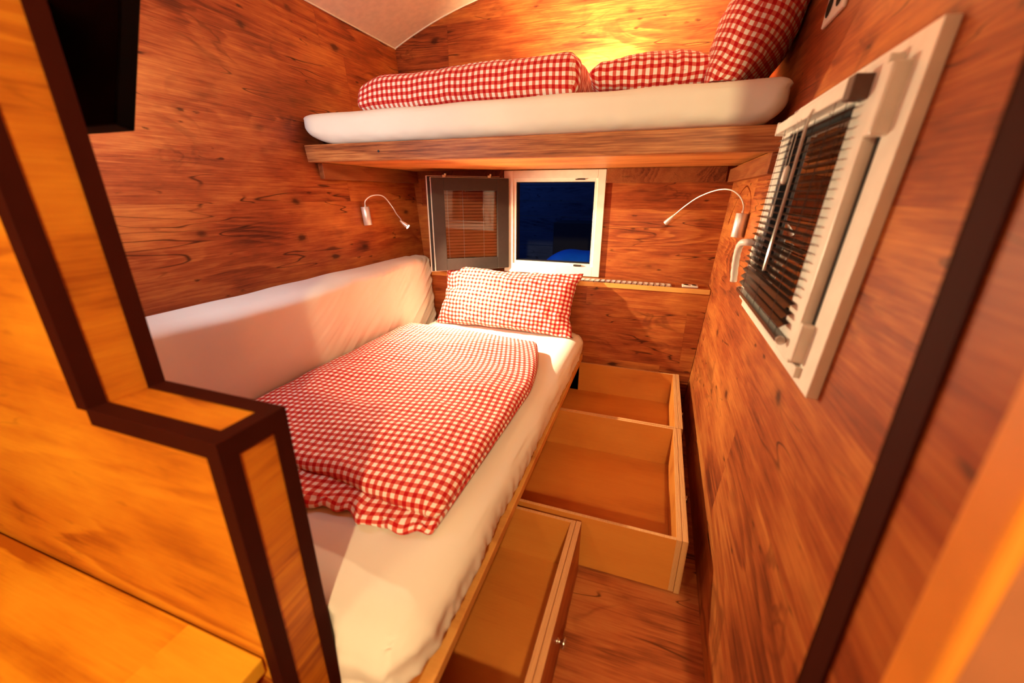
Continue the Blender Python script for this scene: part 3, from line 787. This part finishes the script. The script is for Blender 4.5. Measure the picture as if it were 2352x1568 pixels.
lamp((-1.599, 2.015, 1.151), (-1.591, 2.017, 1.051), [(-1.597, 2.014, 1.148), (-1.590, 2.016, 1.185), (-1.562, 2.045, 1.211), (-1.520, 2.085, 1.207), (-1.484, 2.112, 1.150), (-1.455, 2.105, 1.112), (-1.418, 2.085, 1.088)],
     tuple(tipA-Vector((0.032, 0.008, -0.026))), tuple(tipA), 'lit silver gooseneck reading lamp on the left wall below the bunk', True, wall=(-.022, 0, 0))
lamp((0.300, 1.930, 1.150), (0.294, 1.928, 1.056), [(0.301, 1.930, 1.147), (0.303, 1.955, 1.180), (0.289, 2.005, 1.216), (0.262, 2.10, 1.241), (0.215, 2.16, 1.240), (0.152, 2.235, 1.212), (0.10, 2.29, 1.17), (0.066, 2.32, 1.136)],
     (0.048, 2.335, 1.117), (0.016, 2.352, 1.080), 'unlit silver gooseneck reading lamp on the right wall below the bunk', False, wall=(.022, 0, 0))
lamp((-0.60, 2.578, H+.470), (-0.60, 2.578, H+.372), [(-0.60, 2.578, H+.467), (-0.60, 2.565, H+.492), (-0.575, 2.52, H+.500), (-0.53, 2.48, H+.465)],
     (-0.495, 2.473, H+.450), (LEDB.x-.003, LEDB.y-.001, LEDB.z-.010), 'lit reading lamp behind the rolled duvet on the upper bunk', True, wall=(0, .02, 0))

# ---------------------------------------------------------------- back window (open) : fixed frame
bw = thing('window_1', (-0.65, YB, H-.48), None, None, kind='structure')
fx0, fx1, fz0, fz1 = -0.968, -0.336, H-.484, H+.142
ox0, ox1, oz0, oz1 = -0.890, -0.400, H-.408, H+.076
mb = MB()
def ring(mb, a0, a1, b0, b1, c0, c1, d0, d1, T_):   # outer a/b, inner c/d, from depth function
    pass
def framebox(mb, X0, X1, Z0, Z1, x0, x1, z0, z1, y0, y1, T_=None):
    mb.box(X0, x0, y0, y1, Z0, Z1, T_); mb.box(x1, X1, y0, y1, Z0, Z1, T_); mb.box(x0, x1, y0, y1, Z0, z0, T_); mb.box(x0, x1, y0, y1, z1, Z1, T_)
framebox(mb, fx0, fx1, fz0, fz1, ox0-.018, ox1+.018, oz0-.018, oz1+.018, YB-.020, YB+.004); obj('outer_frame', mb, M_PVC, bw, bevel=0.002)
mb = MB(); framebox(mb, ox0-.020, ox1+.020, oz0-.020, oz1+.020, ox0, ox1, oz0, oz1, YB-.008, YB+.045); obj('inner_frame', mb, M_PVC, bw, bevel=0.002)
mb = MB(); framebox(mb, ox0-.002, ox1+.002, oz0-.002, oz1+.002, ox0+.004, ox1-.004, oz0+.004, oz1-.004, YB-.002, YB+.05); obj('rubber_seal', mb, M_RUB, bw)
mb = MB(); mb.box(-.500, -.455, YB-.026, YB-.008, oz0-.016, oz0-.006); obj('strike_plate', mb, M_GREY, bw)
mb = MB(); mb.box(-.515, -.46, YB-.024, YB-.008, oz1+.010, oz1+.014); obj('strike_plate', mb, M_TRIM, bw)

# open sash, hinged left, swung about 140 degrees into the room
hinge = Vector((-0.935, YB-.03, 0)); free = Vector((-1.325, 2.27, 0))
u = (free-hinge).normalized(); nrm = Vector((-u.y, u.x, 0));
if nrm.dot(Vector((0, 0, 0))-hinge) < 0: nrm = -nrm
Ls = (free-hinge).length
def TS(a, d, z): return hinge+u*a+nrm*d+Vector((0, 0, z))
z0s, z1s = H-.454, H+.096
sash = thing('window_sash', hinge+Vector((0, 0, z0s)), 'open window sash with dark grey outer face, swung inwards left of the small back window', 'window sash')
mb = MB(); framebox(mb, 0.0, Ls-.012, z0s, z1s, .075, Ls-.085, z0s+.072, z1s-.072, -.008, .008, TS); obj('outer_cladding', mb, M_GREY, sash, bevel=0.0025)
mb = MB(); framebox(mb, 0.004, Ls-.008, z0s-.003, z1s+.003, .068, Ls-.075, z0s+.064, z1s-.064, -.036, -.008, TS); obj('sash_frame', mb, M_PVC, sash, bevel=0.002)
mb = MB(); framebox(mb, -0.008, Ls+.012, z0s-.012, z1s+.012, .06, Ls-.065, z0s+.055, z1s-.055, -.060, -.044, TS); obj('overlap_rim', mb, M_PVC, sash, bevel=0.002)
mb = MB(); framebox(mb, -0.004, Ls+.006, z0s-.008, z1s+.008, .065, Ls-.07, z0s+.06, z1s-.06, -.044, -.036, TS); obj('gasket', mb, M_RUB, sash)
mb = MB(); mb.box(.07, Ls-.08, -.016, -.010, z0s+.066, z1s-.066, TS); obj('pane', mb, M_GLASS, sash)
mb = MB(); mb.box(Ls-.0085, Ls-.0065, -.024, -.018, z0s+.02, z1s-.02, TS)
mb.box(Ls-.009, Ls-.005, -.0265, -.0155, z0s+.17, z0s+.28, TS); obj('lock_strip', mb, M_STEEL, sash)
for a in (0.11, 0.39):
    mb = MB(); mb.box(a, a+.020, -.03, -.012, z1s+.001, z1s+.016, TS).box(a-.004, a+.008, -.025, -.015, z1s+.012, z1s+.024, TS); obj('hinge_clip', mb, M_STEEL, sash, bevel=0.001)
bl = thing('venetian_blind', TS(.2, -.03, z0s+.06), 'closed reddish brown venetian blind behind the pane of the open sash', 'blind')
for i in range(21):
    z = z0s+.075+i*(z1s-z0s-.15)/21
    mb = MB(); mb.hexa([TS(.072, -.030, z), TS(Ls-.082, -.030, z), TS(Ls-.082, -.0285, z-.0008), TS(.072, -.0285, z-.0008),
                        TS(.072, -.0215, z+.0152), TS(Ls-.082, -.0215, z+.0152), TS(Ls-.082, -.020, z+.0144), TS(.072, -.020, z+.0144)]); obj('slat', mb, M_SLATR, bl)
for a in (.16, .29, .385):
    mb = MB(); mb.tube([TS(a, -.0185, z0s+.07), TS(a, -.0185, z1s-.07)], 0.0009, 6); obj('cord', mb, M_PVC, bl)

# ---------------------------------------------------------------- right window (closed) with blind
nR = Vector((-1, 0, 0.067)).normalized()
def TR(y, d, z): return Vector((xr(z), y, z))+nR*d
rw = thing('window_2', (xr(H), 1.2, H-.36), None, None, kind='structure')
RY0, RY1, RZ0, RZ1 = 0.815, 1.535, H-.352, H+.228
def fb(mb, Y0, Y1, Z0, Z1, y0, y1, z0, z1, d0, d1): framebox(mb, Y0, Y1, Z0, Z1, y0, y1, z0, z1, d0, d1, TR)
mb = MB(); fb(mb, RY0, RY1, RZ0, RZ1, WY0, WY1, WZ0, WZ1, 0.0, .020); obj('outer_frame', mb, M_PVC, rw, bevel=0.002)
mb = MB(); fb(mb, WY0-.004, WY1+.004, WZ0-.004, WZ1+.004, WY0+.012, WY1-.012, WZ0+.012, WZ1-.012, -.05, .004); obj('rebate', mb, M_RUB, rw)
SY0, SY1, SZ0_, SZ1_ = 0.898, 1.500, H-.318, H+.207
mb = MB(); fb(mb, SY0, SY1, SZ0_, SZ1_, 0.985, 1.415, H-.262, H+.155, .006, .040)
sh_ = obj('sash_frame', mb, M_PVC, rw, bevel=0.003)
mb = MB(); fb(mb, .980, 1.42, H-.267, H+.160, .990, 1.41, H-.257, H+.150, -.002, .030); obj('glazing_seal', mb, M_RUB, sh_)
mb = MB(); mb.box(.98, 1.42, .010, .014, H-.267, H+.160, TR); obj('pane', mb, M_GLASS, sh_)
# hinge covers on the near side
mb = MB(); mb.box(SY0-.036, SY0-.006, .014, .045, H+.088, H+.190, TR); obj('hinge_cover', mb, M_PVC, rw, bevel=0.005)
mb = MB(); mb.box(SY0-.020, SY0+.004, .014, .042, H-.310, H-.232, TR); obj('hinge_cover', mb, M_PVC, rw, bevel=0.005)
mb = MB(); mb.box(SY0-.024, SY0+.002, .018, .030, H-.338, H-.316, TR); mb.tube([TR(SY0-.012, .029, H-.327), TR(SY0-.012, .0305, H-.327)], .0035, 12); obj('corner_bearing', mb, M_PVC, rw, bevel=0.001)
mb = MB(); mb.box(SY0-.014, SY0-.002, .004, .0215, H-.30, H+.19, TR); obj('gap_seal', mb, M_RUB, rw)
# handle
hz = H-0.148; hy = 1.432
hd = MB(); hd.box(hy-.016, hy+.016, .040, .053, hz-.036, hz+.036, TR); hb = obj('handle_rosette', hd, M_PVC, rw, bevel=0.006, seg=3)
P = catmull([TR(hy, .050, hz+.010), TR(hy+.004, .068, hz+.010), TR(hy+.026, .080, hz+.004), TR(hy+.056, .080, hz-.020), TR(hy+.078, .074, hz-.066), TR(hy+.090, .064, hz-.125)], 8)
mb = MB(); mb.tube(P, [.0105+.0005*math.sin(i*1.6)*(i > 18) for i in range(len(P))], 16); obj('handle_grip', mb, M_PVC, hb, smooth=True)

# venetian blind in front of the closed sash
vb = thing('venetian_blind', TR(1.15, .05, H-.28), 'lowered venetian blind with tilted thin slats on the right wall window', 'blind')
VY0, VY1 = 0.945, 1.455
mb = MB(); mb.box(VY0-.01, VY1+.012, .040, .064, H+.160, H+.186, TR); obj('head_rail', mb, M_PVC, vb, bevel=0.002)
mb = MB(); mb.box(VY0-.014, VY0+.018, .036, .068, H+.150, H+.188, TR); obj('rail_bracket', mb, M_BRKT, vb, bevel=0.002)
mb = MB(); mb.box(VY1+.012, VY1+.018, .038, .066, H+.156, H+.190, TR); obj('end_cap', mb, M_PVC, vb, bevel=0.002)
NS = 24
for i in range(NS):
    z = H+.140-i*(.400/NS)
    if i > NS-4: z -= 0.004*(i-NS+4)
    tl = .0016 if i < NS-3 else .006
    mb = MB(); g2 = [(VY0, .043, z+tl), (VY1, .043, z+tl), (VY1, .051, z+.0018), (VY1, .0595, z-tl), (VY0, .0595, z-tl), (VY0, .051, z+.0018)]
    top = [TR(*q) for q in g2]; n0 = len(mb.v); mb.v += top+[q-Vector((0, 0, .0007)) for q in top]
    mb.quad(0, 1, 2, 5); mb.quad(5, 2, 3, 4); mb.quad(6, 11, 8, 7); mb.quad(11, 10, 9, 8)
    for a, b in ((0, 1), (1, 2), (2, 3), (3, 4), (4, 5), (5, 0)): mb.quad(b, a, a+6, b+6)
    obj('slat', mb, M_SLAT, vb)
zb = H-.282
mb = MB(); mb.box(VY0-.004, VY1+.004, .042, .062, zb-.008, zb+.003, TR); obj('bottom_rail', mb, M_SLAT, vb, bevel=0.002)
for y in (VY0-.006, VY1+.002):
    mb = MB(); mb.tube([TR(y, .052, zb-.003), TR(y+.010*(1 if y > 1.2 else -1)*0.6, .052, zb-.003)], .009, 14); obj('rail_cap', mb, M_CLEAR, vb, smooth=False)
for y in (1.02, 1.20, 1.38):
    for d in (.0425, .060):
        mb = MB(); mb.tube([TR(y, d, H+.16), TR(y, d, zb)], .0006, 6); obj('ladder_cord', mb, M_GREY, vb)
mb = MB(); mb.tube([TR(1.135, .0665, H+.168), TR(1.135, .071, H+.150), TR(1.135, .071, H+.10), TR(1.135, .073, H-.175)], [.002, .0033, .0033, .0033], 8); obj('tilt_wand', mb, M_CLEAR, vb)
mb = MB(); mb.tube([TR(1.20, .070, H+.16), TR(1.20, .070, H+.055)], .0008, 6); obj('pull_cord', mb, M_PVC, vb)
mb = MB(); mb.tube([TR(1.20, .070, H+.062), TR(1.20, .070, H+.055), TR(1.20, .070, H+.028), TR(1.20, .070, H+.022)], [.003, .006, .0068, .004], 14); obj('cord_tassel', mb, M_PVC, vb, smooth=True)
mb = MB(); mb.tube([TR(1.23, .070, H+.16), TR(1.23, .070, H-.03)], .0007, 6); mb.tube([TR(1.23, .070, H-.028), TR(1.23, .070, H-.055)], .003, 10); obj('pull_cord', mb, M_PVC, vb)

# ---------------------------------------------------------------- television behind the partition, tilted down, screen towards the bunk
tv = thing('television', (-1.35, 0.60, H+.13), 'black flat television hanging tilted behind the left partition, screen towards the bunk', 'television')
tilt = 0.30
def TV(x, d, h): return Vector((x, 0.595+d*math.cos(tilt)+h*math.sin(tilt), H+.131+h*math.cos(tilt)-d*math.sin(tilt)))
mb = MB(); mb.box(-1.60, -1.052, 0, .035, 0, .42, TV); obj('casing', mb, M_BLACK, tv, bevel=0.004)
mb = MB(); mb.box(-1.588, -1.064, .0351, .0362, .014, .408, TV); obj('screen', mb, M_SCREEN, tv, label='lit screen facing the bunk')
mb = MB(); mb.box(-1.40, -1.28, -.09, .0, .16, .26, TV); obj('wall_bracket', mb, M_BLACK, tv)

# ---------------------------------------------------------------- table at the bottom left
tb = thing('table', (-1.0, 0.0, 0), 'yellow wooden table top against the near side of the left partition', 'table')
TZ = H-.792
mb = MB(); mb.box(-1.545, -0.592, -0.50, PY0-.004, TZ-.036, TZ); obj('tabletop', mb, M_TABLE, tb, bevel=0.003)
for x, y in ((-.68, .25), (-.68, -.42), (-1.49, .25), (-1.49, -.42)):
    mb = MB(); mb.box(x-.025, x+.025, y-.025, y+.025, 0, TZ-.036); obj('leg', mb, M_TABLE, tb)

# ---------------------------------------------------------------- outside the open window: night yard
mb = MB()
for i in range(20):
    mb.box(-4.6, 2.2, 4.6, 4.62, -0.6+i*.16, -0.6+i*.16+.152)
o = obj('neighbouring_wall', mb, M_NIGHTW); tag(o, 'dark bluish board clad wall of the building outside the back window', 'building')
mb = MB(); mb.box(-6, 4, 2.75, 7, -.62, -.6); o = obj('ground', mb, M_NBLACK); o['kind'] = 'structure'
mb = MB(); mb.box(-1.03, -0.2, 4.15, 4.5, -.6, 0.965); tag(obj('dark_cabinet', mb, M_NBLACK, bevel=0.01), 'black upright box seen outside through the back window', 'cabinet')
def cov(p, n): return Vector((p.x, p.y, p.z+0.03*nz(p.x*3, p.y*3, 0)))
mb = soft_box(-1.02, 0.2, 3.45, 4.05, -.6, 0.735, 0.3, 0.2, 0.2, 40, 24, 20, cov)
tag(obj('blue_cover', mb, M_BLUE, smooth=True), 'rounded bright blue cover outside, low in the back window', 'cover')
area('yard_fill', (-2.4, 3.2, 2.6), (-0.7, 4.0, 0.6), 0.4, 28.0, (0.10, 0.25, 1.0))  # added blue fill so the cover and cladding show; no lamp stands there
